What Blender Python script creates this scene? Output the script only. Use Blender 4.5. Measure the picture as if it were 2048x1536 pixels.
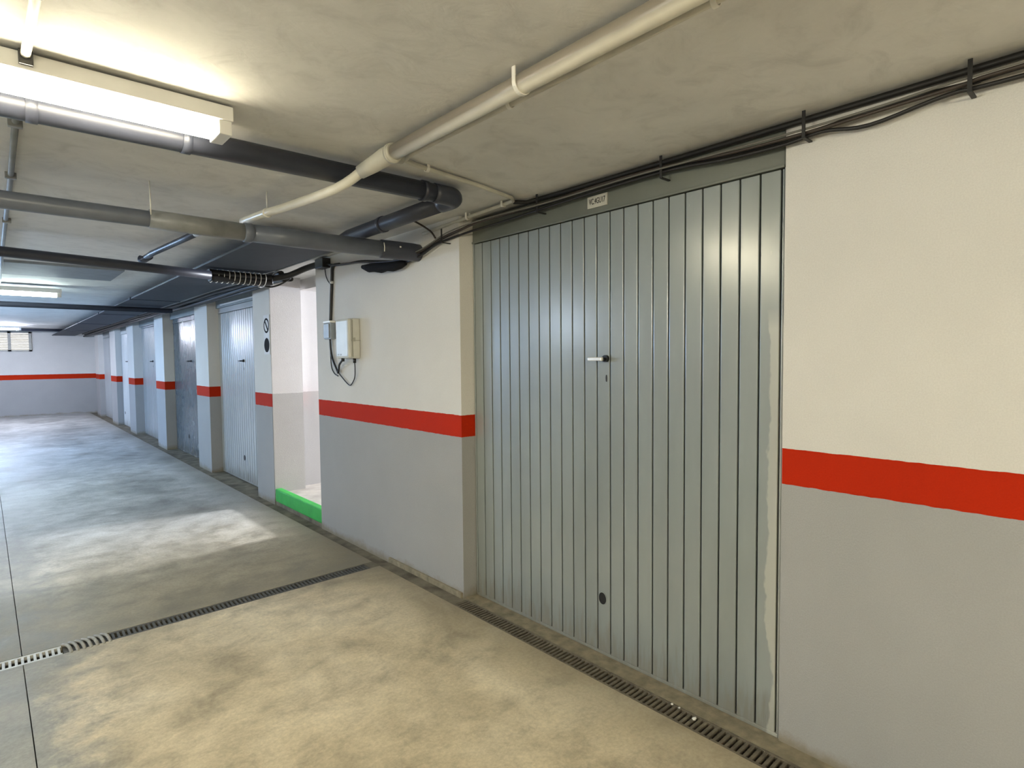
import bpy, bmesh, math, random
from mathutils import Vector, Matrix
S = bpy.context.scene
for o in list(bpy.data.objects): bpy.data.objects.remove(o)
random.seed(7)

# ------------------------------------------------------------------ camera
EYE = 1.5; PSI, PIT, ROL, FPX = .7331, -.0463, -.0094, 1148.1
cd = bpy.data.cameras.new('camera'); cam = bpy.data.objects.new('camera', cd); S.collection.objects.link(cam)
F = Vector((math.sin(PSI)*math.cos(PIT), math.cos(PSI)*math.cos(PIT), math.sin(PIT)))
R = Vector((math.cos(PSI), -math.sin(PSI), 0)); U = R.cross(F)
R2 = R*math.cos(ROL) + U*math.sin(ROL); U2 = -R*math.sin(ROL) + U*math.cos(ROL)
M = Matrix((R2, U2, -F)).transposed().to_4x4(); M.translation = (0, 0, EYE)
cam.matrix_world = M
cd.sensor_width = 36; cd.lens = 36*FPX/2048; cd.clip_start = .02
S.camera = cam

# ------------------------------------------------------------------ light and exposure
W = bpy.data.worlds.new('world'); S.world = W; W.use_nodes = True
W.node_tree.nodes['Background'].inputs[0].default_value = (.80, .90, 1, 1)
W.node_tree.nodes['Background'].inputs[1].default_value = 1.0
S.view_settings.view_transform = 'Standard'; S.view_settings.look = 'None'
S.view_settings.exposure = 0.0; S.view_settings.gamma = 1; S.view_settings.use_curve_mapping = False

def area(name, loc, direction, sx, sy, power, col):
    l = bpy.data.lights.new(name, 'AREA'); l.shape = 'RECTANGLE'; l.size = sx; l.size_y = sy; l.energy = power; l.color = col
    o = bpy.data.objects.new(name, l); S.collection.objects.link(o); o.location = loc
    o.rotation_euler = Vector(direction).to_track_quat('-Z', 'Z').to_euler()
    return o
# daylight falling through the open end of the side passage
area('passage_daylight', (7.2, 5.13, 1.95), (-1, 0, -.12), .28, .75, 960, (.86, .90, 1))
# unseen fill lights added left of and behind the camera to brighten the aisle
def fill_light(name, loc, power, col):
    l = bpy.data.lights.new(name, 'POINT'); l.shadow_soft_size = .22; l.energy = power; l.color = col
    o = bpy.data.objects.new(name, l); S.collection.objects.link(o); o.location = loc
fill_light('fill_light_behind', (-.6, -2.6, 2.05), 250, (1, .92, .66))
fill_light('fill_light_near', (-3.2, 1.6, 2.05), 215, (1, .98, .82))
fill_light('fill_light_middle', (-1.5, 5.4, 1.95), 48, (.66, .80, 1))
fill_light('fill_light_far', (-2.6, 12.0, 1.75), 640, (.40, .63, 1))
TUBE_NEAR = ((1, .90, .66), 84)
TUBE_MIDDLE = ((.82, 1, .98), 100)
TUBE_END = ((.79, .83, 1), 430)

# ------------------------------------------------------------------ materials
def new_mat(name):
    m = bpy.data.materials.new(name); m.use_nodes = True
    return m, m.node_tree.nodes, m.node_tree.links, m.node_tree.nodes['Principled BSDF']
def nd(N, t, **kw):
    n = N.new(t)
    for k, v in kw.items():
        if k in ('operation', 'blend_type', 'data_type', 'noise_dimensions'): setattr(n, k, v)
        else: n.inputs[k].default_value = v
    return n
def ramp(N, stops):
    r = N.new('ShaderNodeValToRGB'); e = r.color_ramp.elements
    while len(e) < len(stops): e.new(.5)
    for i, (p, c) in enumerate(stops):
        e[i].position = p; e[i].color = (c if isinstance(c, tuple) else (c, c, c)) + (1,)
    return r
def mix(N, L, fac, a, b, mode='MIX'):
    n = N.new('ShaderNodeMix'); n.data_type = 'RGBA'; n.blend_type = mode
    for s, v in ((n.inputs[0], fac), (n.inputs[6], a), (n.inputs[7], b)):
        if hasattr(v, 'is_linked'): L.new(v, s)
        else: s.default_value = v if not isinstance(v, tuple) else v + (1,)
    return n.outputs[2]
def math_(N, L, op, a, b=0.0, c=None):
    n = N.new('ShaderNodeMath'); n.operation = op
    for s, v in zip(n.inputs, (a, b) if c is None else (a, b, c)):
        if hasattr(v, 'is_linked'): L.new(v, s)
        else: s.default_value = v
    return n.outputs[0]
def noise(N, L, vec, scale, detail=4, rough=.55, dist=0):
    n = nd(N, 'ShaderNodeTexNoise', Scale=scale, Detail=detail, Roughness=rough, Distortion=dist)
    if vec is not None: L.new(vec, n.inputs['Vector'])
    return n.outputs[0]
def scaled(N, L, vec, s):
    n = N.new('ShaderNodeMapping'); L.new(vec, n.inputs[0]); n.inputs['Scale'].default_value = s
    return n.outputs[0]
def bump(N, L, B, h, strength, dist=.01):
    b = nd(N, 'ShaderNodeBump', Strength=strength, Distance=dist); L.new(h, b.inputs['Height']); L.new(b.outputs[0], B.inputs['Normal'])
def simple(name, col, rough=.5, metal=0., var=.12, nscale=9., spec=.5, bmp=0.):
    m, N, L, B = new_mat(name)
    p = N.new('ShaderNodeNewGeometry').outputs['Position']
    n = noise(N, L, p, nscale, 5)
    d = tuple(c*(1-var*1.6) for c in col); b = tuple(min(1, c*(1+var)) for c in col)
    r = ramp(N, ((.25, d), (.75, b))); L.new(n, r.inputs[0]); L.new(r.outputs[0], B.inputs['Base Color'])
    B.inputs['Roughness'].default_value = rough; B.inputs['Metallic'].default_value = metal
    B.inputs['Specular IOR Level'].default_value = spec
    if bmp: bump(N, L, B, noise(N, L, p, 180, 3), bmp, .003)
    return m
def emit(name, col, s):
    m, N, L, B = new_mat(name)
    B.inputs['Base Color'].default_value = (.8, .8, .8, 1)
    B.inputs['Emission Color'].default_value = col + (1,); B.inputs['Emission Strength'].default_value = s
    return m

def wall_paint(name, white, stripe, grey, z0=1.008, z1=1.145):
    m, N, L, B = new_mat(name)
    p = N.new('ShaderNodeNewGeometry').outputs['Position']
    sep = N.new('ShaderNodeSeparateXYZ'); L.new(p, sep.inputs[0])
    w = math_(N, L, 'MULTIPLY_ADD', noise(N, L, p, 14, 3), .010, -.005)          # hand painted edge
    z = math_(N, L, 'ADD', sep.outputs[2], w)
    blot = ramp(N, ((.3, .93), (.7, 1.0))); L.new(noise(N, L, p, 2.2, 5), blot.inputs[0])
    spk = ramp(N, ((.35, .94), (.65, 1.0))); L.new(noise(N, L, p, 210, 2), spk.inputs[0])
    c = mix(N, L, math_(N, L, 'GREATER_THAN', z, z0), grey, stripe if stripe else grey)
    c = mix(N, L, math_(N, L, 'GREATER_THAN', z, z1), c, white)
    c = mix(N, L, 1.0, c, blot.outputs[0], 'MULTIPLY'); c = mix(N, L, 1.0, c, spk.outputs[0], 'MULTIPLY')
    # splashed dirt at the foot of the wall, with a ragged upper edge
    dz = math_(N, L, 'MULTIPLY_ADD', noise(N, L, p, 5, 6, .7), -.16, .085)
    dm = nd(N, 'ShaderNodeMapRange'); L.new(math_(N, L, 'ADD', sep.outputs[2], dz), dm.inputs[0])
    dm.inputs[1].default_value = .0; dm.inputs[2].default_value = .06; dm.inputs[3].default_value = .8; dm.inputs[4].default_value = 0
    c = mix(N, L, dm.outputs[0], c, (.20, .17, .12))
    L.new(c, B.inputs['Base Color'])
    B.inputs['Roughness'].default_value = .75; B.inputs['Specular IOR Level'].default_value = .12
    bump(N, L, B, noise(N, L, p, 150, 4, .6), .35, .004)
    return m
M_WALL = wall_paint('wall_paint', (.62, .605, .575), (.40, .018, .001), (.325, .325, .325))
M_PASS = wall_paint('passage_paint', (.57, .55, .54), None, (.40, .385, .37))

def concrete():
    m, N, L, B = new_mat('concrete_floor')
    p = N.new('ShaderNodeNewGeometry').outputs['Position']
    sep = N.new('ShaderNodeSeparateXYZ'); L.new(p, sep.inputs[0])
    big = noise(N, L, scaled(N, L, p, (1, .75, 1)), 1.25, 6, .62, .5)
    mid = noise(N, L, scaled(N, L, p, (1, 1.2, 1)), 4.0, 8, .70, .25)
    fine = noise(N, L, p, 60, 5, .7)
    tan = ramp(N, ((.30, (.34, .29, .20)), (.50, (.57, .49, .345)), (.72, (.72, .64, .48)))); L.new(big, tan.inputs[0])
    gry = ramp(N, ((.30, (.25, .25, .24)), (.50, (.43, .43, .415)), (.70, (.58, .58, .57)))); L.new(big, gry.inputs[0])
    # the floor turns greyer beyond the cross drain and left of the joint
    wob = math_(N, L, 'MULTIPLY_ADD', mid, 1.6, -.8)
    fy = nd(N, 'ShaderNodeMapRange'); L.new(math_(N, L, 'ADD', sep.outputs[1], wob), fy.inputs[0]); fy.inputs[1].default_value = 4.4; fy.inputs[2].default_value = 6.6
    fx = nd(N, 'ShaderNodeMapRange'); L.new(math_(N, L, 'ADD', sep.outputs[0], math_(N, L, 'MULTIPLY_ADD', mid, .5, -.25)), fx.inputs[0]); fx.inputs[1].default_value = .30; fx.inputs[2].default_value = .12
    c = mix(N, L, fy.outputs[0], tan.outputs[0], gry.outputs[0])
    c = mix(N, L, math_(N, L, 'MULTIPLY', fx.outputs[0], math_(N, L, 'SUBTRACT', 1.0, fy.outputs[0])), c, mix(N, L, .65, gry.outputs[0], (.20, .19, .155)))
    # strip behind the cross drain: shade beside the passage light painted in, ending raggedly
    b0 = nd(N, 'ShaderNodeMapRange'); L.new(sep.outputs[1], b0.inputs[0]); b0.inputs[1].default_value = 3.80; b0.inputs[2].default_value = 3.82
    b1 = nd(N, 'ShaderNodeMapRange'); L.new(math_(N, L, 'ADD', sep.outputs[1], math_(N, L, 'MULTIPLY_ADD', mid, .8, -.4)), b1.inputs[0]); b1.inputs[1].default_value = 5.4; b1.inputs[2].default_value = 4.6
    c = mix(N, L, math_(N, L, 'MULTIPLY', math_(N, L, 'MULTIPLY', b0.outputs[0], b1.outputs[0]), .72), c, (.235, .208, .145))
    mr = ramp(N, ((.30, .56), (.50, .96), (.68, 1.20))); L.new(mid, mr.inputs[0]); c = mix(N, L, 1.0, c, mr.outputs[0], 'MULTIPLY')
    fr = ramp(N, ((.28, .78), (.72, 1.12))); L.new(fine, fr.inputs[0]); c = mix(N, L, 1.0, c, fr.outputs[0], 'MULTIPLY')
    st = ramp(N, ((.60, 0.), (.70, 1.))); L.new(noise(N, L, p, 2.3, 3, .5, .3), st.inputs[0])
    c = mix(N, L, math_(N, L, 'MULTIPLY', st.outputs[0], .30), c, (.20, .17, .115))
    # tyre and water dirt collected along the wall gutter
    ed = nd(N, 'ShaderNodeMapRange'); L.new(math_(N, L, 'ADD', sep.outputs[0], math_(N, L, 'MULTIPLY_ADD', mid, .34, -.17)), ed.inputs[0])
    ed.inputs[1].default_value = 1.70; ed.inputs[2].default_value = 2.06; ed.inputs[4].default_value = .62
    c = mix(N, L, ed.outputs[0], c, (.16, .135, .09))
    # and along the cross drain
    cy = math_(N, L, 'ABSOLUTE', math_(N, L, 'SUBTRACT', sep.outputs[1], 3.85))
    cm = nd(N, 'ShaderNodeMapRange'); L.new(math_(N, L, 'ADD', cy, math_(N, L, 'MULTIPLY_ADD', mid, .5, -.25)), cm.inputs[0])
    cm.inputs[1].default_value = .06; cm.inputs[2].default_value = .34; cm.inputs[3].default_value = .45; cm.inputs[4].default_value = 0
    c = mix(N, L, cm.outputs[0], c, (.17, .155, .12))
    L.new(c, B.inputs['Base Color'])
    rr = ramp(N, ((.3, .42), (.7, .68))); L.new(mid, rr.inputs[0]); L.new(rr.outputs[0], B.inputs['Roughness'])
    B.inputs['Specular IOR Level'].default_value = .45
    bump(N, L, B, fine, .12, .004)
    return m
M_FLOOR = concrete()

def ceiling_mat():
    m, N, L, B = new_mat('ceiling_plaster')
    p = N.new('ShaderNodeNewGeometry').outputs['Position']
    a = noise(N, L, scaled(N, L, p, (1, 1.6, 1)), 1.6, 6, .6, .6); b = noise(N, L, p, 6, 7, .65, 1.2)
    r = ramp(N, ((.3, (.60, .59, .565)), (.7, (.70, .69, .66)))); L.new(a, r.inputs[0])
    q = ramp(N, ((.30, .86), (.5, 1.0), (.75, 1.05))); L.new(b, q.inputs[0])
    L.new(mix(N, L, 1.0, r.outputs[0], q.outputs[0], 'MULTIPLY'), B.inputs['Base Color'])
    B.inputs['Roughness'].default_value = .75; B.inputs['Specular IOR Level'].default_value = .25
    bump(N, L, B, noise(N, L, scaled(N, L, p, (1, 2.2, 1)), 7, 6, .55, 1.5), .14, .02)
    return m
M_CEIL = ceiling_mat()

def door_paint(name, col, scuff=None, rough=.34):
    """semi-gloss grey enamel; scuff = (y_edge, width) puts the pale rubbed paint along one edge"""
    m, N, L, B = new_mat(name)
    p = N.new('ShaderNodeNewGeometry').outputs['Position']
    sep = N.new('ShaderNodeSeparateXYZ'); L.new(p, sep.inputs[0])
    n1 = noise(N, L, scaled(N, L, p, (1, 1, .25)), 3, 5, .6)
    r = ramp(N, ((.3, tuple(c*.86 for c in col)), (.7, tuple(c*1.08 for c in col)))); L.new(n1, r.inputs[0]); c = r.outputs[0]
    n2 = noise(N, L, scaled(N, L, p, (1, 9, 1.1)), 5, 6, .65)
    # dirt streaks at the foot
    fm = nd(N, 'ShaderNodeMapRange'); L.new(math_(N, L, 'ADD', sep.outputs[2], math_(N, L, 'MULTIPLY_ADD', n2, -.7, .35)), fm.inputs[0])
    fm.inputs[1].default_value = .0; fm.inputs[2].default_value = .16; fm.inputs[3].default_value = .55; fm.inputs[4].default_value = 0
    c = mix(N, L, fm.outputs[0], c, (.17, .15, .12))
    if scuff:
        e = math_(N, L, 'ADD', sep.outputs[1], math_(N, L, 'MULTIPLY_ADD', noise(N, L, scaled(N, L, p, (1, 1, .5)), 7, 4, .6), -.11, .055))
        sm = nd(N, 'ShaderNodeMapRange'); L.new(e, sm.inputs[0]); sm.inputs[1].default_value = scuff[0]+scuff[1]; sm.inputs[2].default_value = scuff[0]+scuff[1]-.008
        zz = nd(N, 'ShaderNodeMapRange'); L.new(sep.outputs[2], zz.inputs[0]); zz.inputs[1].default_value = 1.68; zz.inputs[2].default_value = 1.60
        c = mix(N, L, math_(N, L, 'MULTIPLY', math_(N, L, 'MULTIPLY', sm.outputs[0], zz.outputs[0]), .75), c, (.40, .40, .36))
        # thin pale scratches near the top
        sc = ramp(N, ((.66, 0.), (.70, 1.))); L.new(noise(N, L, scaled(N, L, p, (1, 12, 3)), 3, 6, .7, .8), sc.inputs[0])
        zt = nd(N, 'ShaderNodeMapRange'); L.new(sep.outputs[2], zt.inputs[0]); zt.inputs[1].default_value = 1.75; zt.inputs[2].default_value = 2.2
        c = mix(N, L, math_(N, L, 'MULTIPLY', math_(N, L, 'MULTIPLY', sc.outputs[0], zt.outputs[0]), .4), c, (.45, .45, .42))
    L.new(c, B.inputs['Base Color'])
    rr = ramp(N, ((.3, rough-.012), (.7, rough+.012))); L.new(noise(N, L, p, 4, 2, .5), rr.inputs[0]); L.new(rr.outputs[0], B.inputs['Roughness'])
    bump(N, L, B, noise(N, L, scaled(N, L, p, (1, 1, .5)), 26, 4, .5), .025, .005)
    B.inputs['Specular IOR Level'].default_value = .8
    if scuff: B.inputs['Coat Weight'].default_value = .55; B.inputs['Coat Roughness'].default_value = .20
    return m
M_DOOR = door_paint('grey_green_enamel', (.218, .243, .243), (.933, .055), rough=.29)
M_HEADSHADE = door_paint('shaded_header_enamel', (.125, .135, .115))  # door enamel darkened to carry the shadow of the cables above
M_D2 = door_paint('blue_grey_enamel', (.38, .40, .41), rough=.30)
M_D3 = door_paint('slate_enamel', (.075, .097, .115), rough=.27)
M_D4 = door_paint('pale_grey_enamel', (.34, .35, .36), rough=.22)
M_D5 = door_paint('white_enamel', (.62, .65, .66), rough=.35)

M_LINTEL = simple('grey_lintel_paint', (.21, .225, .22), .6, var=.1)
M_BLACK = simple('black_plastic', (.008, .008, .009), .45)
M_CABLE = simple('black_cable', (.010, .009, .009), .5)
M_BROWNCABLE = simple('brown_cable', (.035, .024, .018), .5)
M_GREYCABLE = simple('grey_cable', (.13, .125, .11), .55)
M_SLATE = simple('slate_grey_pipe', (.034, .038, .056), .42)
M_MIDPIPE = simple('mid_grey_pipe', (.115, .130, .165), .36)
M_PALEPIPE = simple('worn_pale_grey_pipe', (.22, .225, .225), .42, var=.2)
M_WPIPE = simple('cream_plastic_pipe', (.66, .63, .53), .33, var=.06)
def shaded_pipe():
    m, N, L, B = new_mat('shaded_cream_pipe')
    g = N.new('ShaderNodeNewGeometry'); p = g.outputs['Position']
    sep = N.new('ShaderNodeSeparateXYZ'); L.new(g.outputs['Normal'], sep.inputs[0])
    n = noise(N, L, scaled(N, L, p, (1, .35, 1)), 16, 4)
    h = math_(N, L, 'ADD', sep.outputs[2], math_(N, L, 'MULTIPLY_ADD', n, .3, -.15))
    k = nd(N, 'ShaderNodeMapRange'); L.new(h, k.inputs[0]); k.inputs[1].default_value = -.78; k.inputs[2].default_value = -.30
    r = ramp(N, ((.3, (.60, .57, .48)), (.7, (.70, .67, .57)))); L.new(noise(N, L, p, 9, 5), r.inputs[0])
    L.new(mix(N, L, k.outputs[0], r.outputs[0], (.235, .205, .165)), B.inputs['Base Color'])   # shading of the upper side painted into the pipe colour
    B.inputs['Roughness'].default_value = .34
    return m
M_SHADEPIPE = shaded_pipe()
M_WCLIP = simple('white_plastic_clip', (.74, .72, .66), .4)
M_CONDUIT = simple('painted_conduit', (.52, .50, .43), .5)
M_TRAY = simple('dark_painted_duct', (.030, .038, .052), .6, spec=.3)
M_PANELC = simple('grey_ceiling_board', (.20, .215, .23), .6)
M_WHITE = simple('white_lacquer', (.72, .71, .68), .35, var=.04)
M_BOX = simple('white_box_plastic', (.53, .525, .475), .42, var=.05)
M_BOXSEAM = simple('box_seam', (.34, .33, .28), .5)
M_GBOX = simple('grey_box_plastic', (.28, .31, .34), .4)
M_CHROME = simple('bright_metal', (.80, .79, .76), .25, .4, .04)
M_GALV = simple('galvanised_steel', (.50, .50, .48), .5, .2, .15, 30)
M_RUST = simple('dirty_steel_grate', (.135, .115, .085), .7, .1, .35, 25)
M_RUST2 = simple('grey_dirty_grate', (.080, .078, .070), .75, .1, .3, 25)
M_RIB = simple('cast_rib', (.30, .29, .255), .7, .1, .2, 30)
M_TAPE = simple('black_tape', (.010, .010, .011), .9, spec=.15, bmp=.4)
M_SILT = simple('silt', (.050, .042, .030), .95, 0, .3, 40, .1)
M_MORTAR = simple('mortar', (.235, .205, .145), .85, 0, .25, 18, .2, .4)
M_DARKCONC = simple('dirty_gutter_concrete', (.165, .145, .108), .8, 0, .40, 7, .25, .3)
M_CHANNEL = simple('drain_channel', (.012, .011, .009), .95, 0, .2, 8, .1)
M_GREEN = simple('green_kerb_paint', (.035, .36, .055), .55, 0, .12, 8, .4, .3)
M_PFLOOR = simple('passage_floor_concrete', (.42, .38, .33), .8, 0, .2, 5, .2, .2)
M_DARKPRINT = simple('dark_print', (.022, .021, .024), .9, spec=.1)
M_PLATE = simple('plate_paint', (.42, .41, .36), .5, 0, .1, 20)
M_SIGN = simple('sign_white', (.62, .62, .63), .6, 0, .06, spec=.2)
M_ALU = simple('window_frame_paint', (.36, .35, .31), .5)
M_SLAT = simple('cream_louvre', (.62, .59, .50), .5)
M_DAY = emit('daylit_pane', (1, .95, .84), 1.25)
M_NEAR = emit('warm_tube', *TUBE_NEAR); M_MIDT = emit('cool_tube', *TUBE_MIDDLE); M_ENDT = emit('end_tube', *TUBE_END)

# ------------------------------------------------------------------ builders
def bx(bm, x0, x1, y0, y1, z0, z1, bev=0):
    r = bmesh.ops.create_cube(bm, size=1)
    for v in r['verts']:
        v.co = Vector((x0+(v.co.x+.5)*(x1-x0), y0+(v.co.y+.5)*(y1-y0), z0+(v.co.z+.5)*(z1-z0)))
    if bev:
        es = list({e for v in r['verts'] for e in v.link_edges})
        bmesh.ops.bevel(bm, geom=es, offset=bev, segments=2, affect='EDGES', profile=.6)
    return bm
def box(*a, **k): return bx(bmesh.new(), *a, **k)
def smooth_pts(pts, n):
    P = [Vector(p) for p in pts]
    if n <= 1 or len(P) < 3: return P
    out = []
    for i in range(len(P)-1):
        a, b, c, d = P[max(i-1, 0)], P[i], P[i+1], P[min(i+2, len(P)-1)]
        for k in range(n):
            t = k/n
            out.append(.5*((2*b)+(c-a)*t+(2*a-5*b+4*c-d)*t*t+(3*b-a-3*c+d)*t**3))
    out.append(P[-1]); return out
def tube(bm, pts, r, seg=10, n=1, caps=True):
    P = smooth_pts(pts, n); rad = r if isinstance(r, (list, tuple)) else [r]*len(P)
    rings = []; up = None
    for i, p in enumerate(P):
        t = (P[min(i+1, len(P)-1)]-P[max(i-1, 0)]).normalized()
        if up is None: up = Vector((0, 0, 1)) if abs(t.z) < .9 else Vector((1, 0, 0))
        s = t.cross(up).normalized(); up = s.cross(t).normalized()
        rings.append([bm.verts.new(p+(s*math.cos(2*math.pi*k/seg)+up*math.sin(2*math.pi*k/seg))*rad[i]) for k in range(seg)])
    for a, b in zip(rings, rings[1:]):
        for k in range(seg):
            f = bm.faces.new((a[k], a[(k+1) % seg], b[(k+1) % seg], b[k])); f.smooth = True
    if caps: bm.faces.new(rings[0][::-1]); bm.faces.new(rings[-1])
    return bm
def pipe(pts, r, seg=16, n=1): return tube(bmesh.new(), pts, r, seg, n)
def obj(name, bm, mat, parent=None):
    if parent is not None: bmesh.ops.translate(bm, verts=bm.verts, vec=-wloc(parent))
    bmesh.ops.recalc_face_normals(bm, faces=bm.faces)
    me = bpy.data.meshes.new(name); bm.to_mesh(me); bm.free(); me.materials.append(mat)
    o = bpy.data.objects.new(name, me); S.collection.objects.link(o)
    if parent is not None: o.parent = parent
    return o
def wloc(o):
    v = Vector((0, 0, 0))
    while o is not None: v = v+o.location; o = o.parent
    return v
def share(name, me, loc, parent):
    o = bpy.data.objects.new(name, me); S.collection.objects.link(o); o.parent = parent; o.location = Vector(loc)-wloc(parent); return o
def tag(o, label, cat, group=None):
    o['label'] = label; o['category'] = cat; o['kind'] = 'thing'
    if group: o['group'] = group
    return o
def thing(name, loc, label, cat, group=None):
    o = bpy.data.objects.new(name, None); S.collection.objects.link(o); o.location = loc; o.empty_display_size = .1
    return tag(o, label, cat, group)
def struct(name, bm, mat, label=None, parent=None):
    o = obj(name, bm, mat, parent)
    if parent is None: o['kind'] = 'structure'
    if label: o['label'] = label
    return o

# ------------------------------------------------------------------ setting
CZ = 2.362; XL = 2.128; XR = 2.219; XD = 2.234; YF = 20.85; XW = -4.5; YB = -4.5
def jx(y): return .093 - .0118*y
def slab(bm, x0, x1, y0, y1):                     # one cast slab; x may be a function of y
    g = lambda x, y: x(y) if callable(x) else x
    q = [(g(x0, y0), y0), (g(x1, y0), y0), (g(x1, y1), y1), (g(x0, y1), y1)]
    t = [bm.verts.new((x, y, 0)) for x, y in q]; b = [bm.verts.new((x, y, -.07)) for x, y in q]
    bm.faces.new(t); bm.faces.new(b[::-1])
    for i in range(4): bm.faces.new((t[i], b[i], b[(i+1) % 4], t[(i+1) % 4]))
    return bm
floor = struct('floor', box(XW-.2, 7.5, YB-.2, YF+.2, -.16, -.07), M_CHANNEL, 'stained concrete floor of the garage aisle with drains')
L_ = lambda y: jx(y)-.002
R_ = lambda y: jx(y)+.002
for a in ((XW, L_, YB, 3.695), (R_, 2.020, YB, 3.695), (XW, L_, 3.812, YF), (R_, 2.022, 3.812, YF)):
    obj('slab', slab(bmesh.new(), *a), M_FLOOR, floor)
obj('slab', slab(bmesh.new(), 1.952, 2.022, 3.695, 3.812), M_DARKCONC, floor)
obj('slab', slab(bmesh.new(), 2.02, 2.128, YB, .55), M_DARKCONC, floor)
b = bmesh.new(); q = [(2.128, YB, 0), (2.60, YB, -.02), (2.60, 2.83, -.02), (2.128, 2.83, 0)]
t = [b.verts.new(p) for p in q]; d = [b.verts.new((x, y, -.07)) for x, y, z in q]
b.faces.new(t)
for i in range(4): b.faces.new((t[i], d[i], d[(i+1) % 4], t[(i+1) % 4]))
obj('door_sill', b, M_MORTAR, floor)
obj('gutter_cover', box(2.024, 2.124, 2.805, 3.725, -.06, -.004, bev=.004), M_DARKCONC, floor)
obj('gutter', box(2.024, 2.30, 3.735, YF, -.07, -.018), M_DARKCONC, floor)
obj('base_ledge', box(2.112, 2.16, 2.842, 3.735, -.02, .030, bev=.006), M_MORTAR, floor)
struct('ceiling', box(XW-.2, 7.5, YB-.2, YF+.2, CZ, CZ+.2), M_CEIL, 'rough plastered concrete ceiling of the garage')
struct('wall_right', box(XR, 2.7, YB, .928, -.02, CZ), M_WALL, 'white wall with red stripe and grey dado right of the garage door')
struct('wall_right.001', box(XL, 2.7, 2.832, 4.93, -.02, CZ), M_WALL, 'white wall section with red stripe and junction box')
for i, (y0, y1) in enumerate(((6.085, 6.60), (8.43, 9.07), (11.14, 11.83), (13.95, 14.66), (16.30, 17.16), (19.26, 20.0))):
    o = struct('pillar', box(XL, 2.45 if i == 0 else 2.6, y0, y1, -.03, CZ), M_WALL, ('striped pillar carrying the two-circle sign, beside the passage', 'striped pillar between the light blue-grey and the dark slate doors', 'striped pillar between the dark slate and the pale grey doors', 'striped pillar between the pale grey and the white doors', 'striped pillar just beyond the white door', 'last striped pillar before the end wall')[i])
struct('wall_far', box(XW, 2.6, YF, YF+.2, -.03, CZ), M_WALL, 'far end wall with red stripe and louvred window')
struct('wall_left', box(XW-.2, XW, YB, YF, -.03, CZ), M_WALL)
struct('wall_back', box(XW, 2.6, YB-.2, YB, -.03, CZ), M_WALL)
struct('wall_right.002', box(2.60, 2.8, YB, 4.9, -.05, CZ), M_WALL)
struct('wall_right.003', box(2.60, 2.8, 6.5, YF, -.05, CZ), M_WALL)
# side passage
struct('wall_passage', box(2.7, 7.4, 4.73, 4.93, -.05, CZ), M_PASS, 'side wall of the lit passage')
struct('wall_passage.001', box(2.446, 7.4, 6.22, 6.5, -.05, CZ), M_PASS, 'far side wall of the lit passage')
struct('wall_passage.002', box(2.131, 2.452, 6.078, 6.0845, .10, CZ-.002), M_PASS, 'plastered passage side of the pillar')
struct('beam', box(2.50, 2.72, 4.93, 6.22, 2.25, CZ), M_PASS, 'white beam over the passage')
struct('floor_passage', box(2.20, 7.4, 4.93, 6.22, -.05, .105), M_PFLOOR, 'raised concrete floor of the passage')
# lintels above the doors
for i, (y0, y1) in enumerate(((6.60, 8.43), (9.07, 11.14), (11.83, 13.95), (14.66, 16.30), (17.16, 19.26), (20.0, YF))):
    struct('lintel', box(2.24, 2.5, y0, y1, 2.19, CZ), M_LINTEL, 'grey lintel above the %s garage door' % ('light blue-grey', 'dark slate', 'pale grey', 'white', 'next to last', 'last narrow')[i])
kerb = tag(obj('passage_kerb', box(2.134, 2.20, 4.93, 6.085, .02, .150, bev=.008), M_GREEN), 'bright green painted kerb across the lit passage opening', 'kerb')
obj('kerb_foot', box(2.136, 2.20, 4.93, 6.085, -.02, .021), M_DARKCONC, kerb)

# far louvred window
win = struct('window_1', box(-.62, .77, YF-.012, YF-.006, 1.80, 2.33), M_DAY, 'louvred window glowing with daylight in the far wall')
for z0, z1 in ((1.795, 1.83), (2.29, 2.335)): obj('window_frame', box(-.64, .79, YF-.06, YF-.001, z0, z1), M_ALU, win)
for y0, y1 in ((.73, .79), (.29, .36), (-.20, -.13), (-.64, -.58)): obj('window_frame', box(y0, y1, YF-.06, YF-.001, 1.795, 2.335), M_ALU, win)
for x0, x1 in ((.36, .73), (-.13, .29), (-.58, -.20)):
    for k in range(10):
        b = box(x0, x1, -.02, .02, -.0035, .0035)
        bmesh.ops.rotate(b, verts=b.verts, cent=(0, 0, 0), matrix=Matrix.Rotation(math.radians(38), 3, 'X'))
        bmesh.ops.translate(b, verts=b.verts, vec=(0, YF-.036, 1.85+k*.0455))
        obj('slat', b, M_SLAT, win)

# ------------------------------------------------------------------ garage doors
def disc(bm, x, y, z, r, t, seg=24, ry=1.0):
    for a, s in ((x-t, 1), (x, 0)): pass
    top = [bm.verts.new((x-t, y+r*ry*math.cos(2*math.pi*k/seg), z+r*math.sin(2*math.pi*k/seg))) for k in range(seg)]
    bot = [bm.verts.new((x, v.co.y, v.co.z)) for v in top]
    bm.faces.new(top); bm.faces.new(bot[::-1])
    for k in range(seg): bm.faces.new((top[k], bot[k], bot[(k+1) % seg], top[(k+1) % seg]))
    return bm
def ring(bm, x, y, z, r, w, t, seg=32):
    vs = []
    for rr, xx in ((r, x), (r, x-t), (r-w, x-t), (r-w, x)):
        vs.append([bm.verts.new((xx, y+rr*math.cos(2*math.pi*k/seg), z+rr*math.sin(2*math.pi*k/seg))) for k in range(seg)])
    for a in range(4):
        p, q2 = vs[a], vs[(a+1) % 4]
        for k in range(seg): bm.faces.new((p[k], p[(k+1) % seg], q2[(k+1) % seg], q2[k]))
    return bm
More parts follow.
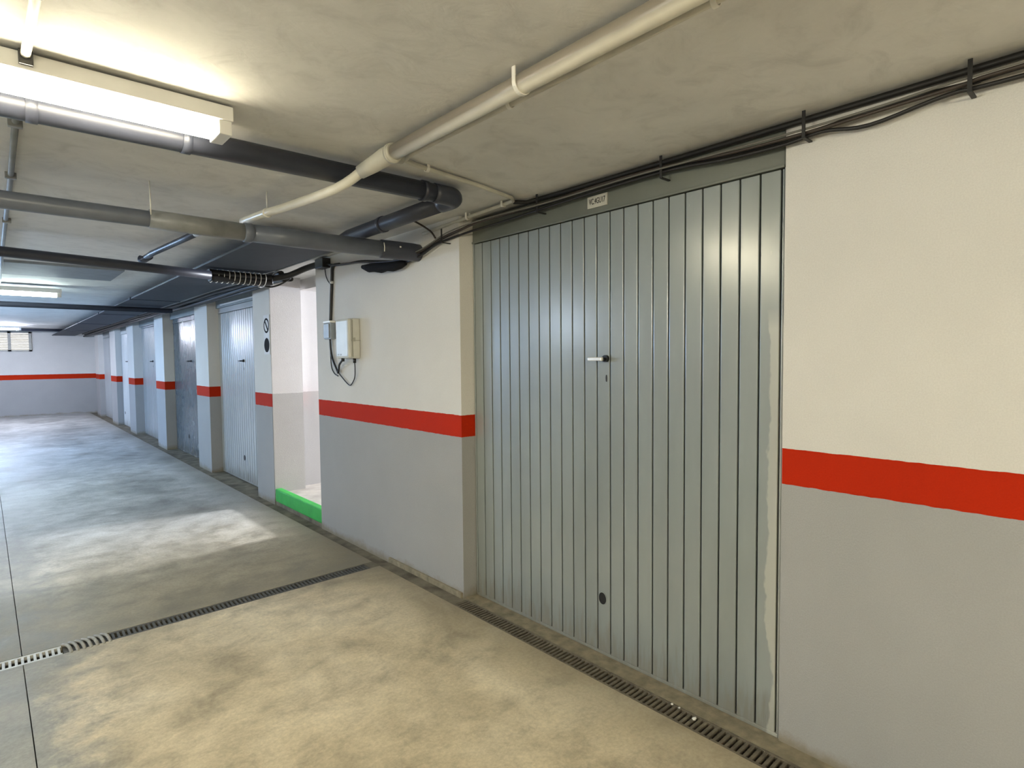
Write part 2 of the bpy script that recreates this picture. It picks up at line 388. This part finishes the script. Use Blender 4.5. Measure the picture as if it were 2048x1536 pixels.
def garage_door(x, y0, y1, ztop, zhead, mat, head, label, handle_y, hole, first=None, furniture=True, pitch=.0814, zb=-.008, glint=False):
    t = thing('garage_door', (x, (y0+y1)/2, zb), label, 'garage door', 'up-and-over garage doors along the right wall')
    obj('back_sheet', box(x+.016, x+.022, y0+.005, y1-.005, zb+.004, ztop), M_BLACK, t)  # black behind the ribs puts the shade of the grooves into the colour
    obj('header', box(x-.006, x+.03, y0+.003, y1-.003, ztop+.004, zhead, bev=.003), head, t)
    obj('header_lip', box(x-.014, x+.01, y0+.003, y1-.003, ztop+.002, ztop+.012, bev=.002), head, t)
    g = first if first else y1-.066
    ys = []
    while g > y0+.012: ys.append(g); g -= pitch
    gap = .0075 if first else .013; n = pitch-gap
    b = box(-.003, .014, -n, 0, zb+.028, ztop-.002, bev=.0025 if first else .005); bmesh.ops.recalc_face_normals(b, faces=b.faces)
    me = bpy.data.meshes.new('panel'); b.to_mesh(me); b.free(); me.materials.append(mat)
    edges = [y1-.016]+ys
    obj('panel', box(x-.003, x+.014, ys[0]+.00375, y1-.016, zb+.028, ztop-.002, bev=.0025), mat, t)
    for a, c in zip(ys, ys[1:]): share('panel', me, (x, a-gap/2, 0), t)
    obj('panel', box(x-.003, x+.014, y0+.006, ys[-1]-.00375, zb+.028, ztop-.002, bev=.002), mat, t)
    obj('jamb', box(x-.004, x+.03, y1-.012, y1-.001, zb+.006, ztop+.002, bev=.002), mat, t)
    obj('jamb', box(x-.004, x+.03, y0+.0005, y0+.0045, zb+.006, ztop+.002), mat, t)
    obj('bottom_rail', box(x-.005, x+.015, y0+.006, y1-.014, zb+.012, zb+.028, bev=.003), mat, t)
    if glint: obj('painted_glint', box(x-.042, x-.03, y0+.12, y1-.22, 2.215, 2.232, bev=.002), M_WHITE, t)  # white strip stands in for the highlight along the header edge
    if furniture:
        hy = handle_y; hz = 1.488
        pl = obj('handle_plate', disc(bmesh.new(), x-.002, hy-.012, hz+.002, .017, .016), M_BLACK, t)
        obj('handle_stem', pipe([(x-.01, hy-.012, hz), (x-.046, hy-.012, hz)], .008, 12), M_BLACK, t)
        lv = obj('lever', box(x-.058, x-.042, hy-(.024 if first else .034), hy+(.064 if first else .030), hz-.009, hz+.009, bev=.004), M_CHROME if first else M_BLACK, t)
        lv['label'] = 'bright metal lever handle' if first else 'dark lever handle'
        obj('keyhole', disc(bmesh.new(), x-.001, hy-.012, hz-.095, .017, .005, 16, .22), M_BLACK, t)
    if hole:
        obj('vent_hole', disc(bmesh.new(), x-.001, hole, .284, .030, .004, 28, .78), M_BLACK, t)
        b = ring(bmesh.new(), x-.002, hole, .284, .034, .004, .004); 
        for v in b.verts: v.co.y = hole+(v.co.y-hole)*.80
        obj('vent_rim', b, M_DOOR if first else M_BLACK, t)
    return t
d1 = garage_door(XD, .930, 2.828, 2.200, CZ-.02, M_DOOR, M_HEADSHADE, 'large grey-green ribbed garage door with bright lever handle, nearest of the row', 1.795, 1.81, first=2.738, zb=-.016)
plate = obj('number_plate', box(XD-.011, XD-.006, 1.772, 1.895, 2.233, 2.291), M_PLATE, d1); plate['label'] = 'small pale number plate with dark characters'
def text(name, s, size, M4, mat, parent):
    c = bpy.data.curves.new(name, 'FONT'); c.body = s; c.size = size; c.align_x = 'CENTER'; c.align_y = 'CENTER'; c.extrude = .0006; c.materials.append(mat)
    o = bpy.data.objects.new(name, c); S.collection.objects.link(o); o.parent = parent
    bpy.context.view_layer.update()
    me = bpy.data.meshes.new_from_object(o.evaluated_get(bpy.context.evaluated_depsgraph_get())); bpy.data.objects.remove(o)
    me.transform(Matrix.Translation(-wloc(parent)) @ M4)
    o = bpy.data.objects.new(name, me); S.collection.objects.link(o); o.parent = parent; return o
def facing_aisle(x, y, z, sx=1., sy=1.):        # text plane looking towards -X, reading from +Y to -Y
    return Matrix(((0, 0, -1, x), (-sx, 0, 0, y), (0, sy, 0, z), (0, 0, 0, 1)))
text('lettering', 'VC.4GU17', .040, facing_aisle(XD-.0116, 1.8335, 2.262, .56, 1.0), M_DARKPRINT, plate)
garage_door(2.272, 6.60, 8.43, 2.12, 2.19, M_D2, M_D2, 'light blue-grey ribbed garage door just beyond the lit passage', 7.43, 7.50, zb=-.02, glint=True)
garage_door(2.285, 9.07, 11.14, 2.12, 2.19, M_D3, M_D3, 'dark slate garage door, second beyond the lit passage', 10.03, 10.30, zb=-.02, glint=True)
garage_door(2.285, 11.83, 13.95, 2.16, 2.19, M_D4, M_D4, 'pale grey garage door between dark slate door and white door', 12.9, None, zb=-.02)
garage_door(2.25, 14.66, 16.30, 2.12, 2.19, M_D5, M_D5, 'white garage door with small dark hole and white sign above', 15.4, 16.1, zb=-.02)
garage_door(2.25, 17.16, 19.26, 2.12, 2.19, M_D2, M_D2, 'grey-blue garage door next to last before the end wall', 18.2, None, furniture=False, zb=-.02)
garage_door(2.25, 20.0, YF-.01, 2.05, 2.19, M_D5, M_D5, 'narrow white door in the far corner beside the end wall', 20.4, None, furniture=False, zb=-.02)

# ------------------------------------------------------------------ fluorescent lamps
def lamp(y, x0, x1, zt, tubemat, label):
    t = thing('fluorescent_lamp', ((x0+x1)/2, y, zt), label, 'lamp', 'twin tube lamps across the ceiling')
    obj('housing', box(x0, x1, y-.065, y+.065, zt-.048, zt, bev=.004), M_WHITE, t)
    for dy in (-.036, .036):
        obj('tube', pipe([(x0+.045, y+dy, zt-.074), (x1-.045, y+dy, zt-.074)], .0145, 12), tubemat, t)
    for xe in (x0+.004, x1-.045):
        obj('lamp_holder', box(xe, xe+.041, y-.058, y+.058, zt-.094, zt-.046, bev=.004), M_WHITE, t)
    return t
l1 = lamp(2.165, -.62, .634, CZ-.008, M_NEAR, 'white batten lamp with glowing tubes nearest the camera')
l2 = lamp(8.35, -.66, .60, CZ-.04, M_MIDT, 'white batten lamp with cool tubes halfway down the aisle')
l3 = lamp(17.7, -.74, .50, CZ-.03, M_ENDT, 'farthest white batten lamp, in front of the louvred window')
obj('conduit_saddle', box(.080, .112, 2.088, 2.102, CZ-.045, CZ-.005, bev=.003), M_BLACK, l1)
t = tag(obj('conduit', pipe([(.107, 1.05, CZ-.012), (.103, 1.8, CZ-.012), (.096, 2.09, CZ-.018)], .0115, 12), M_CONDUIT), 'short cream conduit feeding the nearest lamp', 'conduit')
obj('coupling', pipe([(.1065, 1.62, CZ-.013), (.1055, 1.74, CZ-.013)], .0155, 12), M_SLATE, t)
t = tag(obj('conduit', pipe([(.088, 2.245, CZ-.012), (.088, 3.6, CZ-.012), (.08, 5.2, CZ-.012), (.078, 6.2, CZ-.013), (.077, 6.4, CZ-.036), (.07, 8.2, CZ-.040)], .011, 12), M_PANELC), 'grey conduit along the ceiling linking the near and middle lamps', 'conduit')
for y in (2.72, 3.49, 4.6): obj('conduit_clip', box(.066, .108, y-.012, y+.012, CZ-.030, CZ-.001, bev=.003), M_PALEPIPE, t)

# ------------------------------------------------------------------ pipes under the ceiling
def clip(parent, c, r, axis, mat=M_WCLIP, w=.014):
    """half saddle wrapped under a pipe, its two legs running up to the ceiling"""
    b = bmesh.new(); seg = 14; ri, ro = r+.0005, r+.004; top = CZ-c[2]-.0005
    inner = [(-ri, top)]+[(-ri*math.cos(math.pi*k/seg), -ri*math.sin(math.pi*k/seg)) for k in range(seg+1)]+[(ri, top)]
    outer = [(-ro, top)]+[(-ro*math.cos(math.pi*k/seg), -ro*math.sin(math.pi*k/seg)) for k in range(seg+1)]+[(ro, top)]
    def row(prof, s): return [b.verts.new((c[0]+u, c[1]+s, c[2]+v) if axis == 'y' else (c[0]+s, c[1]+u, c[2]+v)) for u, v in prof]
    R4 = [row(inner, -w/2), row(outer, -w/2), row(outer, w/2), row(inner, w/2)]
    for j in range(4):
        p, q2 = R4[j], R4[(j+1) % 4]
        for i in range(len(p)-1): b.faces.new((p[i], p[i+1], q2[i+1], q2[i]))
    for i in (0, -1): b.faces.new([x[i] for x in R4])
    return obj('pipe_clip', b, mat, parent)
m = tag(obj('water_pipe', pipe([(1.195, -1.5, 2.322), (1.208, 1.2, 2.320), (1.208, 2.03, 2.316)], .030, 24), M_SHADEPIPE), 'thick cream plastic pipe crossing the ceiling above the large garage door', 'pipe')
for y in (.62, 1.285): clip(m, (1.2075, y, 2.320), .030, 'y')
obj('reducer_tee', pipe([(1.208, 2.02, 2.316), (1.204, 2.09, 2.314), (1.180, 2.14, 2.292), (1.150, 2.20, 2.268)], [.036, .036, .033, .027], 20), M_CONDUIT, m)
obj('tee_collar', pipe([(1.208, 2.035, 2.316), (1.207, 2.05, 2.316)], .039, 20), M_CONDUIT, m)
obj('tee_outlet', pipe([(1.205, 2.085, 2.318), (1.290, 2.11, 2.330)], [.026, .022], 14), M_CONDUIT, m)
m = tag(obj('water_pipe', pipe([(1.155, 2.185, 2.272), (1.120, 2.36, 2.232), (1.085, 2.8, 2.240), (1.070, 3.1, 2.258), (1.064, 3.42, 2.274)], .0205, 16, 4), M_WPIPE), 'thinner cream pipe running back from the tee under the slate drain pipe', 'pipe')
obj('pipe_hanger', pipe([(1.072, 3.06, 2.277), (1.072, 3.06, CZ)], .0035, 8), M_WCLIP, m)
obj('pipe_hanger_ring', pipe([(1.072, 3.053, 2.2545), (1.072, 3.067, 2.2545)], .0245, 16), M_WCLIP, m)
m = tag(obj('conduit', pipe([(1.30, -1.5, CZ-.014), (1.318, 1.4, CZ-.014), (1.318, 2.06, CZ-.014), (1.335, 2.155, CZ-.015), (1.42, 2.18, CZ-.015), (1.8, 2.235, CZ-.015), (2.07, 2.29, CZ-.015), (2.115, 2.325, CZ-.017), (2.118, 2.40, CZ-.02), (2.13, 2.88, CZ-.03), (2.112, 3.2, CZ-.05)], .0105, 10), M_CONDUIT), 'thin cream conduit beside the thick pipe, turning towards the wall', 'conduit')
for c, ax in (((1.316, .72, CZ-.014), 'y'), ((1.318, 1.46, CZ-.014), 'y'), ((1.47, 2.187, CZ-.015), 'x'), ((2.118, 2.41, CZ-.02), 'y'), ((2.125, 2.74, CZ-.027), 'y')): clip(m, c, .0115, ax)
m = tag(obj('drain_pipe', pipe([(-4.4, 2.36, 2.285), (0, 2.36, 2.292), (1.66, 2.36, 2.305)], .044, 20), M_SLATE), 'slate drain pipe behind the nearest lamp, turning back at an elbow near the wall', 'pipe')
obj('pipe_elbow', pipe([(1.62, 2.36, 2.305), (1.715, 2.358, 2.304), (1.745, 2.368, 2.303), (1.758, 2.40, 2.302), (1.752, 2.48, 2.300)], .0465, 20, 3), M_SLATE, m)
obj('pipe_collar', pipe([(1.55, 2.36, 2.304), (1.58, 2.36, 2.304)], .049, 20), M_SLATE, m)
obj('pipe_collar', pipe([(.53, 2.36, 2.296), (.56, 2.36, 2.296)], .0475, 20), M_SLATE, m)
obj('pipe_collar', pipe([(.10, 2.36, 2.293), (.13, 2.36, 2.293)], .0475, 20), M_SLATE, m)
obj('return_run', pipe([(1.752, 2.47, 2.300), (1.745, 2.9, 2.296), (1.736, 3.48, 2.291), (1.735, 3.56, 2.280), (1.734, 3.62, 2.250)], .043, 20), M_SLATE, m)
obj('pipe_collar', pipe([(1.742, 3.05, 2.2945), (1.7415, 3.08, 2.2945)], .0475, 20), M_SLATE, m)
m = tag(obj('drain_pipe', pipe([(-4.4, 3.28, 2.19), (.58, 3.28, 2.190), (.60, 3.28, 2.190)], .039, 22), M_MIDPIPE), 'long grey drain pipe across the aisle with a joint to a wider pale length', 'pipe')
obj('pale_length', pipe([(.585, 3.28, 2.190), (1.04, 3.28, 2.186)], .046, 22), M_PALEPIPE, m)
obj('pipe_socket', pipe([(1.02, 3.28, 2.186), (1.025, 3.28, 2.186), (1.06, 3.28, 2.186), (1.065, 3.28, 2.186)], [.048, .052, .052, .049], 22), M_MIDPIPE, m)
obj('wide_length', pipe([(1.06, 3.28, 2.186), (1.30, 3.28, 2.188), (1.90, 3.28, 2.196)], [.047, .050, .052], 22), M_MIDPIPE, m)
obj('end_socket', pipe([(1.84, 3.28, 2.196), (1.85, 3.28, 2.196), (2.09, 3.28, 2.200), (2.126, 3.28, 2.200)], [.053, .058, .058, .056], 22), M_SLATE, m)
obj('socket_screw', disc(bmesh.new(), 1.96, 3.224, 2.212, .005, .010, 10), M_WHITE, m)
for x in (.585, 1.84): obj('pipe_strap', pipe([(x, 3.225, 2.20), (x, 3.225, 2.25), (x, 3.235, CZ)] if x < 1 else [(x, 3.224, 2.17), (x, 3.2215, 2.20), (x, 3.228, 2.225)], .003, 6), M_WCLIP, m)
m = tag(obj('drain_pipe', pipe([(-4.4, 5.0, 2.222), (.07, 5.0, 2.217), (.9, 5.0, 2.190), (1.30, 5.0, 2.172)], .034, 18), M_SLATE), 'dark slate pipe across the aisle ending in a strapped cable bundle', 'pipe')
m = tag(obj('drain_pipe', pipe([(-4.4, 9.2, 2.20), (1.88, 9.2, 2.195)], .034, 14), M_SLATE), 'dark pipe across the aisle just behind the middle lamp', 'pipe')
m = tag(obj('drain_pipe', pipe([(-4.4, 19.2, 2.325), (2.05, 19.2, 2.322)], .034, 14), M_SLATE), 'dark pipe across the aisle far back near the end wall', 'pipe')
m = tag(obj('drain_pipe', pipe([(1.03, 3.86, 2.325), (.975, 4.4, 2.315), (.905, 5.0, 2.300), (.89, 5.16, 2.285)], .021, 14), M_SLATE), 'short dark pipe slanting between the pale length and the strapped bundle', 'pipe')
obj('pipe_elbow', pipe([(.905, 5.10, 2.292), (.885, 5.20, 2.278), (.86, 5.22, 2.285)], .026, 14), M_SLATE, m)
obj('bright_end', pipe([(1.035, 3.82, 2.326), (1.0, 4.15, 2.319)], .0225, 14), M_GALV, m)
tag(obj('ceiling_board', box(-4.3, .94, 6.45, 7.33, CZ-.022, CZ), M_PANELC), 'flat grey board fixed to the ceiling in front of the middle lamp', 'board')
m = tag(obj('air_duct', box(1.24, 1.76, 3.68, YF-.02, 2.240, 2.258, bev=.004), M_TRAY), 'long flat dark duct under the ceiling along the row of doors', 'duct')
for y in (5.6, 8.2, 11, 14, 17): obj('duct_flange', box(1.232, 1.768, y-.015, y+.015, 2.235, 2.263), M_TRAY, m)
for y in (5.0, 7, 10, 13, 16, 19): obj('duct_hanger', box(1.60, 1.62, y-.01, y+.01, 2.255, CZ), M_SLATE, m)
b = bmesh.new(); random.seed(3)
for k, (dx, dz) in enumerate(((0, 0), (-.05, .012), (.045, .015), (-.02, -.035), (.03, -.03))):
    P = [(1.93+dx, 5.06, 2.235+dz)]+[(1.99+dx+random.uniform(-.012, .012), y, 2.275+dz+random.uniform(-.014, .010)) for y in (5.6, 6.4, 7.4, 8.6, 10, 12, 14, 17, 20.8)]
    tube(b, P, .022, 8, 4)
m2 = tag(obj('cable_bundle', b, M_CABLE), 'long dark bundle of cables along the top of the far doors', 'cable bundle')
m = tag(obj('conduit', pipe([(1.80, 3.45, 2.262), (1.80, 5.0, 2.265), (1.80, 5.6, 2.27), (1.80, 8.0, 2.28), (1.80, 19.5, 2.29)], .013, 10), M_PALEPIPE), 'thin grey conduit along the wall side of the dark duct', 'conduit')
tag(obj('cable', pipe([(1.815, 3.00, CZ-.006), (1.90, 3.06, CZ-.006), (2.02, 3.12, CZ-.008), (2.10, 3.10, CZ-.05), (2.112, 3.06, 2.262)], .006, 8, 4), M_BROWNCABLE), 'brown cable crossing the ceiling from the slate pipe to the wall cables', 'cable')
# strapped bundle along the end of the slate pipe
b = bmesh.new()
for k, (dy, dz) in enumerate(((-.026, .016), (.024, .018), (0, -.004), (-.028, -.018), (.028, -.018))):
    tube(b, [(1.295+.004*k, 5.065+dy, 2.182+dz), (1.45, 5.08+dy, 2.180+dz*.9), (1.72, 5.10+dy, 2.178+dz), (1.80, 5.10+dy, 2.186+dz)], .031, 8, 4)
m = tag(obj('cable_bundle', b, M_CABLE), 'thick dark cable bundle wrapped in a row of white straps', 'cable bundle')
for k in range(11):
    x = 1.325+k*.041; b = bmesh.new(); P = []
    for a in range(17):
        w = 2*math.pi*a/16; P.append((x+.004*math.sin(w), 5.08+.061*math.cos(w), 2.180+.053*math.sin(w)))
    obj('cable_strap', tube(b, P, .0028, 6), M_WCLIP, m)
m = tag(obj('cable', pipe([(2.10, 4.74, 2.315), (2.03, 4.90, 2.285), (1.92, 5.02, 2.225), (1.80, 5.08, 2.195)], .026, 12, 5), M_CABLE), 'thick black cable from the passage corner to the strapped bundle', 'cable')
tag(obj('cable', pipe([(1.80, 3.9, 2.255), (1.795, 4.7, 2.25), (1.80, 5.0, 2.24), (1.815, 5.12, 2.20), (1.76, 5.16, 2.135), (1.71, 5.14, 2.125)], .0065, 8, 4), M_PALEPIPE), 'pale looping cable hanging beside the strapped bundle', 'cable')
tag(obj('cable', pipe([(1.72, 5.12, 2.150), (1.80, 5.13, 2.130), (1.88, 5.10, 2.155), (1.95, 5.04, 2.21)], .007, 8, 4), M_CABLE), 'thin black cable drooping under the strapped bundle', 'cable')

# ------------------------------------------------------------------ cables along the right wall
tag(obj('cable', pipe([(2.203, -.6, CZ-.016), (2.203, .3, CZ-.017), (2.203, 1.2, CZ-.018), (2.200, 2.1, CZ-.018), (2.19, 2.30, CZ-.018), (2.13, 2.34, CZ-.018)], .0115, 10), M_CABLE), 'straight black cable tucked in the ceiling corner above the wall', 'cable')
runs = (
 ('black cable sagging between clips above the large garage door', M_CABLE, .0080, [(-.6, 2.318), (.262, 2.312), (.375, 2.306), (.56, 2.312), (.836, 2.294), (1.05, 2.292), (1.43, 2.312), (1.79, 2.318), (2.2, 2.310), (2.6, 2.296), (2.80, 2.268), (2.99, 2.245), (3.16, 2.205), (3.40, 2.165), (3.75, 2.205), (4.05, 2.245), (4.3, 2.256), (4.55, 2.275), (4.72, 2.312)], 0),
 ('lowest black cable of the wall run, drooping over the door header', M_CABLE, .0070, [(-.6, 2.283), (.26, 2.280), (.43, 2.285), (.644, 2.258), (.79, 2.280), (.92, 2.270), (1.15, 2.276), (1.38, 2.296), (1.7, 2.296), (2.02, 2.288), (2.5, 2.272), (2.78, 2.246), (3.02, 2.215), (3.2, 2.170), (3.42, 2.150), (3.72, 2.185), (4.05, 2.235), (4.4, 2.258), (4.66, 2.300)], .017),
 ('brown cable in the middle of the wall run above the door', M_BROWNCABLE, .0060, [(-.6, 2.300), (.26, 2.303), (.40, 2.297), (.64, 2.290), (.82, 2.286), (1.10, 2.290), (1.42, 2.312), (1.75, 2.316), (2.1, 2.306), (2.55, 2.284), (2.80, 2.256), (3.0, 2.232), (3.2, 2.190), (3.46, 2.172), (3.8, 2.200), (4.1, 2.238), (4.5, 2.266)], .032),
 ('thin grey cable between the ceiling cable and the black run', M_GREYCABLE, .0042, [(-.6, 2.306), (.30, 2.310), (.60, 2.300), (.85, 2.296), (1.2, 2.300), (1.6, 2.306), (2.1, 2.300), (2.55, 2.288), (2.85, 2.262), (3.05, 2.222), (3.2, 2.196), (3.5, 2.178)], .045),
)
for label, mt, r, pts, off in runs:
    P = [((2.208 if y < 2.3 else 2.203 if y < 2.55 else 2.118 if y > 2.79 else 2.15)-r-off, y, z) for y, z in pts]
    tag(obj('cable', pipe(P, r, 8, 5), mt), label, 'cable', 'cables clipped along the right wall')
for i, (y, lab) in enumerate(((.375, 'black cable clip at the far right end of the wall run'), (.84, 'black cable clip over the right edge of the large garage door'), (1.43, 'black cable clip over the right half of the large garage door'), (2.19, 'black cable clip over the left half of the large garage door'), (2.92, 'black cable clip left of the large garage door'))):
    x1 = 2.218 if y < 1 else 2.226 if y < 2.8 else 2.127
    t = thing('cable_clip', (x1-.02, y, 2.30), lab, 'clip', 'clips holding the wall cables')
    dz = 0 if y < 2.8 else -.06
    obj('clip_band', box(x1-.068, x1-.064, y-.006, y+.006, 2.268+dz, CZ-.003 if not dz else 2.29, bev=.001), M_CABLE, t)
    obj('clip_foot', box(x1-.066, x1-(.001 if y < 1 or dz else -.0), y-.006, y+.006, 2.264+dz, 2.269+dz), M_CABLE, t)
m = tag(obj('cable_splice', pipe([(2.088, 3.38, 2.142), (2.080, 3.44, 2.137), (2.074, 3.52, 2.136), (2.070, 3.60, 2.142), (2.074, 3.68, 2.144), (2.070, 3.77, 2.156), (2.075, 3.86, 2.166), (2.080, 3.97, 2.188)], [.014, .027, .034, .029, .035, .030, .032, .015], 12), M_TAPE), 'lumpy black taped cable splice under the end of the grey drain pipe', 'cable splice')
tag(obj('corner_box', box(2.055, 2.126, 4.62, 4.775, 2.265, 2.345, bev=.006), M_CABLE), 'black cable box at the top corner of the passage opening', 'box')
tag(obj('cable', pipe([(2.12, 4.72, 2.27), (2.118, 4.70, 2.21), (2.117, 4.66, 2.16), (2.119, 4.62, 2.13)], .004, 6, 4), M_CABLE), 'thin black wire curling down below the corner cable box', 'wire')

# ------------------------------------------------------------------ boxes on the wall left of the door
m = tag(obj('flexible_conduit', pipe([(2.11, 4.42, 2.268), (2.108, 4.52, 2.272), (2.112, 4.562, 2.250), (2.114, 4.575, 2.18), (2.114, 4.60, 2.0), (2.114, 4.622, 1.815)], .0125, 10, 5), M_CABLE), 'black conduit dropping down the wall to the small grey box', 'conduit')
obj('conduit_clip', pipe([(2.114, 4.578, 2.150), (2.114, 4.581, 2.128)], .017, 10), M_GALV, m)
t = thing('isolator_box', (2.128, 4.62, 1.74), 'small grey switch box with pale top beside the white box', 'box')
obj('case', box(2.083, 2.1275, 4.556, 4.686, 1.667, 1.803, bev=.006), M_GBOX, t)
obj('pale_top', box(2.078, 2.1275, 4.556, 4.690, 1.803, 1.820, bev=.004), M_WHITE, t)
obj('cover', box(2.074, 2.084, 4.572, 4.676, 1.675, 1.796, bev=.004), M_PALEPIPE, t)
t = thing('junction_box', (2.128, 4.235, 1.66), 'white plastic junction box on the wall left of the door', 'box')
obj('case', box(2.062, 2.1275, 4.124, 4.350, 1.503, 1.815, bev=.012), M_BOX, t)
obj('lid', box(2.026, 2.066, 4.126, 4.348, 1.505, 1.813, bev=.018), M_BOX, t)
obj('seam', box(2.0605, 2.0665, 4.1232, 4.1252, 1.515, 1.80), M_BOXSEAM, t)
obj('lower_seam', box(2.050, 2.1270, 4.1226, 4.1246, 1.640, 1.646), M_BOXSEAM, t)
obj('latch', box(2.066, 2.085, 4.1205, 4.1255, 1.636, 1.665, bev=.002), M_BOXSEAM, t)
for y in (4.30, 4.255): obj('label_mark', box(2.0252, 2.0268, y-.012, y+.012, 1.528, 1.540), M_BOXSEAM, t)
obj('cable_gland', pipe([(2.095, 4.165, 1.506), (2.095, 4.165, 1.468)], .012, 12), M_BLACK, t)
obj('cable_gland', pipe([(2.075, 4.325, 1.506), (2.075, 4.325, 1.480)], .013, 12), M_BLACK, t)
b = bmesh.new()
tube(b, [(2.112, 4.635, 1.668), (2.112, 4.625, 1.58), (2.112, 4.595, 1.50), (2.108, 4.505, 1.405), (2.106, 4.48, 1.385)], .0085, 8, 5)
tube(b, [(2.108, 4.62, 1.668), (2.110, 4.625, 1.52), (2.11, 4.61, 1.43), (2.11, 4.56, 1.38), (2.108, 4.49, 1.36)], .005, 8, 5)
tube(b, [(2.106, 4.48, 1.385), (2.10, 4.455, 1.42), (2.085, 4.41, 1.455), (2.075, 4.335, 1.49)], .0085, 8, 5)
tag(obj('cable', b, M_CABLE), 'black cables hanging in a V below the grey switch box', 'cable')
tag(obj('cable', pipe([(2.112, 4.50, 1.395), (2.114, 4.43, 1.35), (2.114, 4.32, 1.295), (2.114, 4.27, 1.295), (2.110, 4.20, 1.35), (2.10, 4.17, 1.42), (2.095, 4.165, 1.475)], .0042, 8, 5), M_CABLE), 'thin dark cable looping under the white junction box', 'cable')

# ------------------------------------------------------------------ signs
t = thing('no_parking_sign', (2.128, 6.165, 1.74), 'narrow sign with two dark circles on the pillar by the passage', 'sign')
obj('sign_plate', box(2.122, 2.1275, 6.093, 6.262, 1.555, 1.965, bev=.002), M_SIGN, t)
obj('ring_symbol', ring(bmesh.new(), 2.1225, 6.178, 1.855, .078, .020, .0015), M_DARKPRINT, t)
b = box(2.1205, 2.1225, 6.178-.011, 6.178+.011, 1.855-.066, 1.855+.066)
bmesh.ops.rotate(b, verts=b.verts, cent=(2.12, 6.178, 1.855), matrix=Matrix.Rotation(math.radians(-40), 3, 'X'))
obj('ring_bar', b, M_DARKPRINT, t)
obj('disc_symbol', disc(bmesh.new(), 2.1225, 6.178, 1.652, .075, .0015, 32), M_DARKPRINT, t)
t = thing('small_sign', (2.231, 15.0, 2.2), 'small white sign above the white garage door', 'sign')
obj('sign_plate', box(2.222, 2.240, 14.68, 15.40, 2.15, 2.31, bev=.002), M_WHITE, t)
obj('sign_mark', box(2.2205, 2.2225, 14.80, 14.90, 2.25, 2.285), M_DARKPRINT, t)
obj('sign_mark', box(2.2205, 2.2225, 14.76, 15.30, 2.20, 2.215), M_MIDPIPE, t)

# ------------------------------------------------------------------ drains
def bar_mesh(dx, dy, dz, mat):
    b = box(-dx/2, dx/2, -dy/2, dy/2, -dz, 0, bev=.0012); bmesh.ops.recalc_face_normals(b, faces=b.faces)
    me = bpy.data.meshes.new('bar'); b.to_mesh(me); b.free(); me.materials.append(mat); return me
me = bar_mesh(.086, .0125, .016, M_RUST)
words = ('nearest its right end', 'second from its right end', 'third from its right end', 'silt-clogged at its left end')
L0, N_ = .5625, 23
for i in range(4):
    y0 = .552+i*L0; y1 = y0+L0-.003
    t = thing('drain_grate', (2.074, (y0+y1)/2, 0), 'rusty slotted drain grate along the large garage door, '+words[i], 'drain grate', 'grates in front of the large garage door')
    for x0, x1 in ((2.0215, 2.034), (2.115, 2.1265)): obj('side_rail', box(x0, x1, y0, y1, -.02, -.001, bev=.0015), M_RUST, t)
    p = (y1-y0)/N_
    for k in range(N_): share('bar', me, (2.0745, y0+p*(k+.5), -.002), t)
    if i == 3: 
        f = obj('silt_fill', box(2.034, 2.115, y0, y1, -.02, -.0045), M_SILT, t)
    if i == 2:
        f = obj('silt_fill', box(2.034, 2.115, y0, y1, -.024, -.012), M_SILT, t)
secs = ((-.30, .205, M_GALV, 'clean galvanised drain grate across the aisle at the left edge'), (.415, .925, M_RUST2, 'dirty drain grate across the aisle just right of the wide ribbed piece'), (.928, 1.438, M_RUST2, 'dirty drain grate in the middle of the cross drain'), (1.441, 1.950, M_RUST2, 'dirty cross drain grate nearest the wall'))
mats = {}
for x0, x1, mt, lab in secs:
    t = thing('drain_grate', ((x0+x1)/2, 3.753, 0), lab, 'drain grate', 'grates of the drain across the aisle')
    for y0, y1 in ((3.697, 3.716), (3.792, 3.810)): obj('side_rail', box(x0, x1, y0, y1, -.02, -.001, bev=.0015), mt, t)
    if mt not in mats: mats[mt] = bar_mesh(.0115, .078, .016, mt)
    n = 21; p = (x1-x0)/n
    for k in range(n): share('bar', mats[mt], (x0+p*(k+.5), 3.754, -.002), t)
    if mt is not M_GALV: obj('silt_fill', box(x0, x1, 3.716, 3.792, -.03, -.013), M_SILT, t)
t = thing('ribbed_grate', (.31, 3.753, 0), 'wide ribbed drain piece with slanting curved bars beside the clean grate', 'drain grate')
b = bmesh.new()
tube(b, [(.013, -.072, -.006), (.010, -.03, .003), (.002, .02, .006), (-.016, .072, -.004)], .0085, 8, 4); bmesh.ops.recalc_face_normals(b, faces=b.faces)
me = bpy.data.meshes.new('curved_bar'); b.to_mesh(me); b.free(); me.materials.append(M_RIB)
for k in range(7): share('curved_bar', me, (.228+k*.0278, 3.755, 0), t)
obj('base_frame', box(.21, .41, 3.6965, 3.8105, -.03, -.010), M_RUST2, t)
for i, (x, y, r) in enumerate(((2.088, 1.215, .010), (2.112, 1.335, .006), (2.112, 1.30, .005))):
    b = bmesh.new(); bmesh.ops.create_icosphere(b, subdivisions=1, radius=r)
    for v in b.verts: v.co = Vector((v.co.x*1.2+x, v.co.y+y, v.co.z*.6+r*.5)) + Vector((random.uniform(-.2, .2), random.uniform(-.2, .2), 0))*r
    tag(obj('litter_scrap', b, M_WHITE), ('white scrap lying on the slotted grate by the door', 'tiny white crumb at the inner edge of the door grate', 'tiny pale crumb next to another at the grate edge')[i], 'litter')
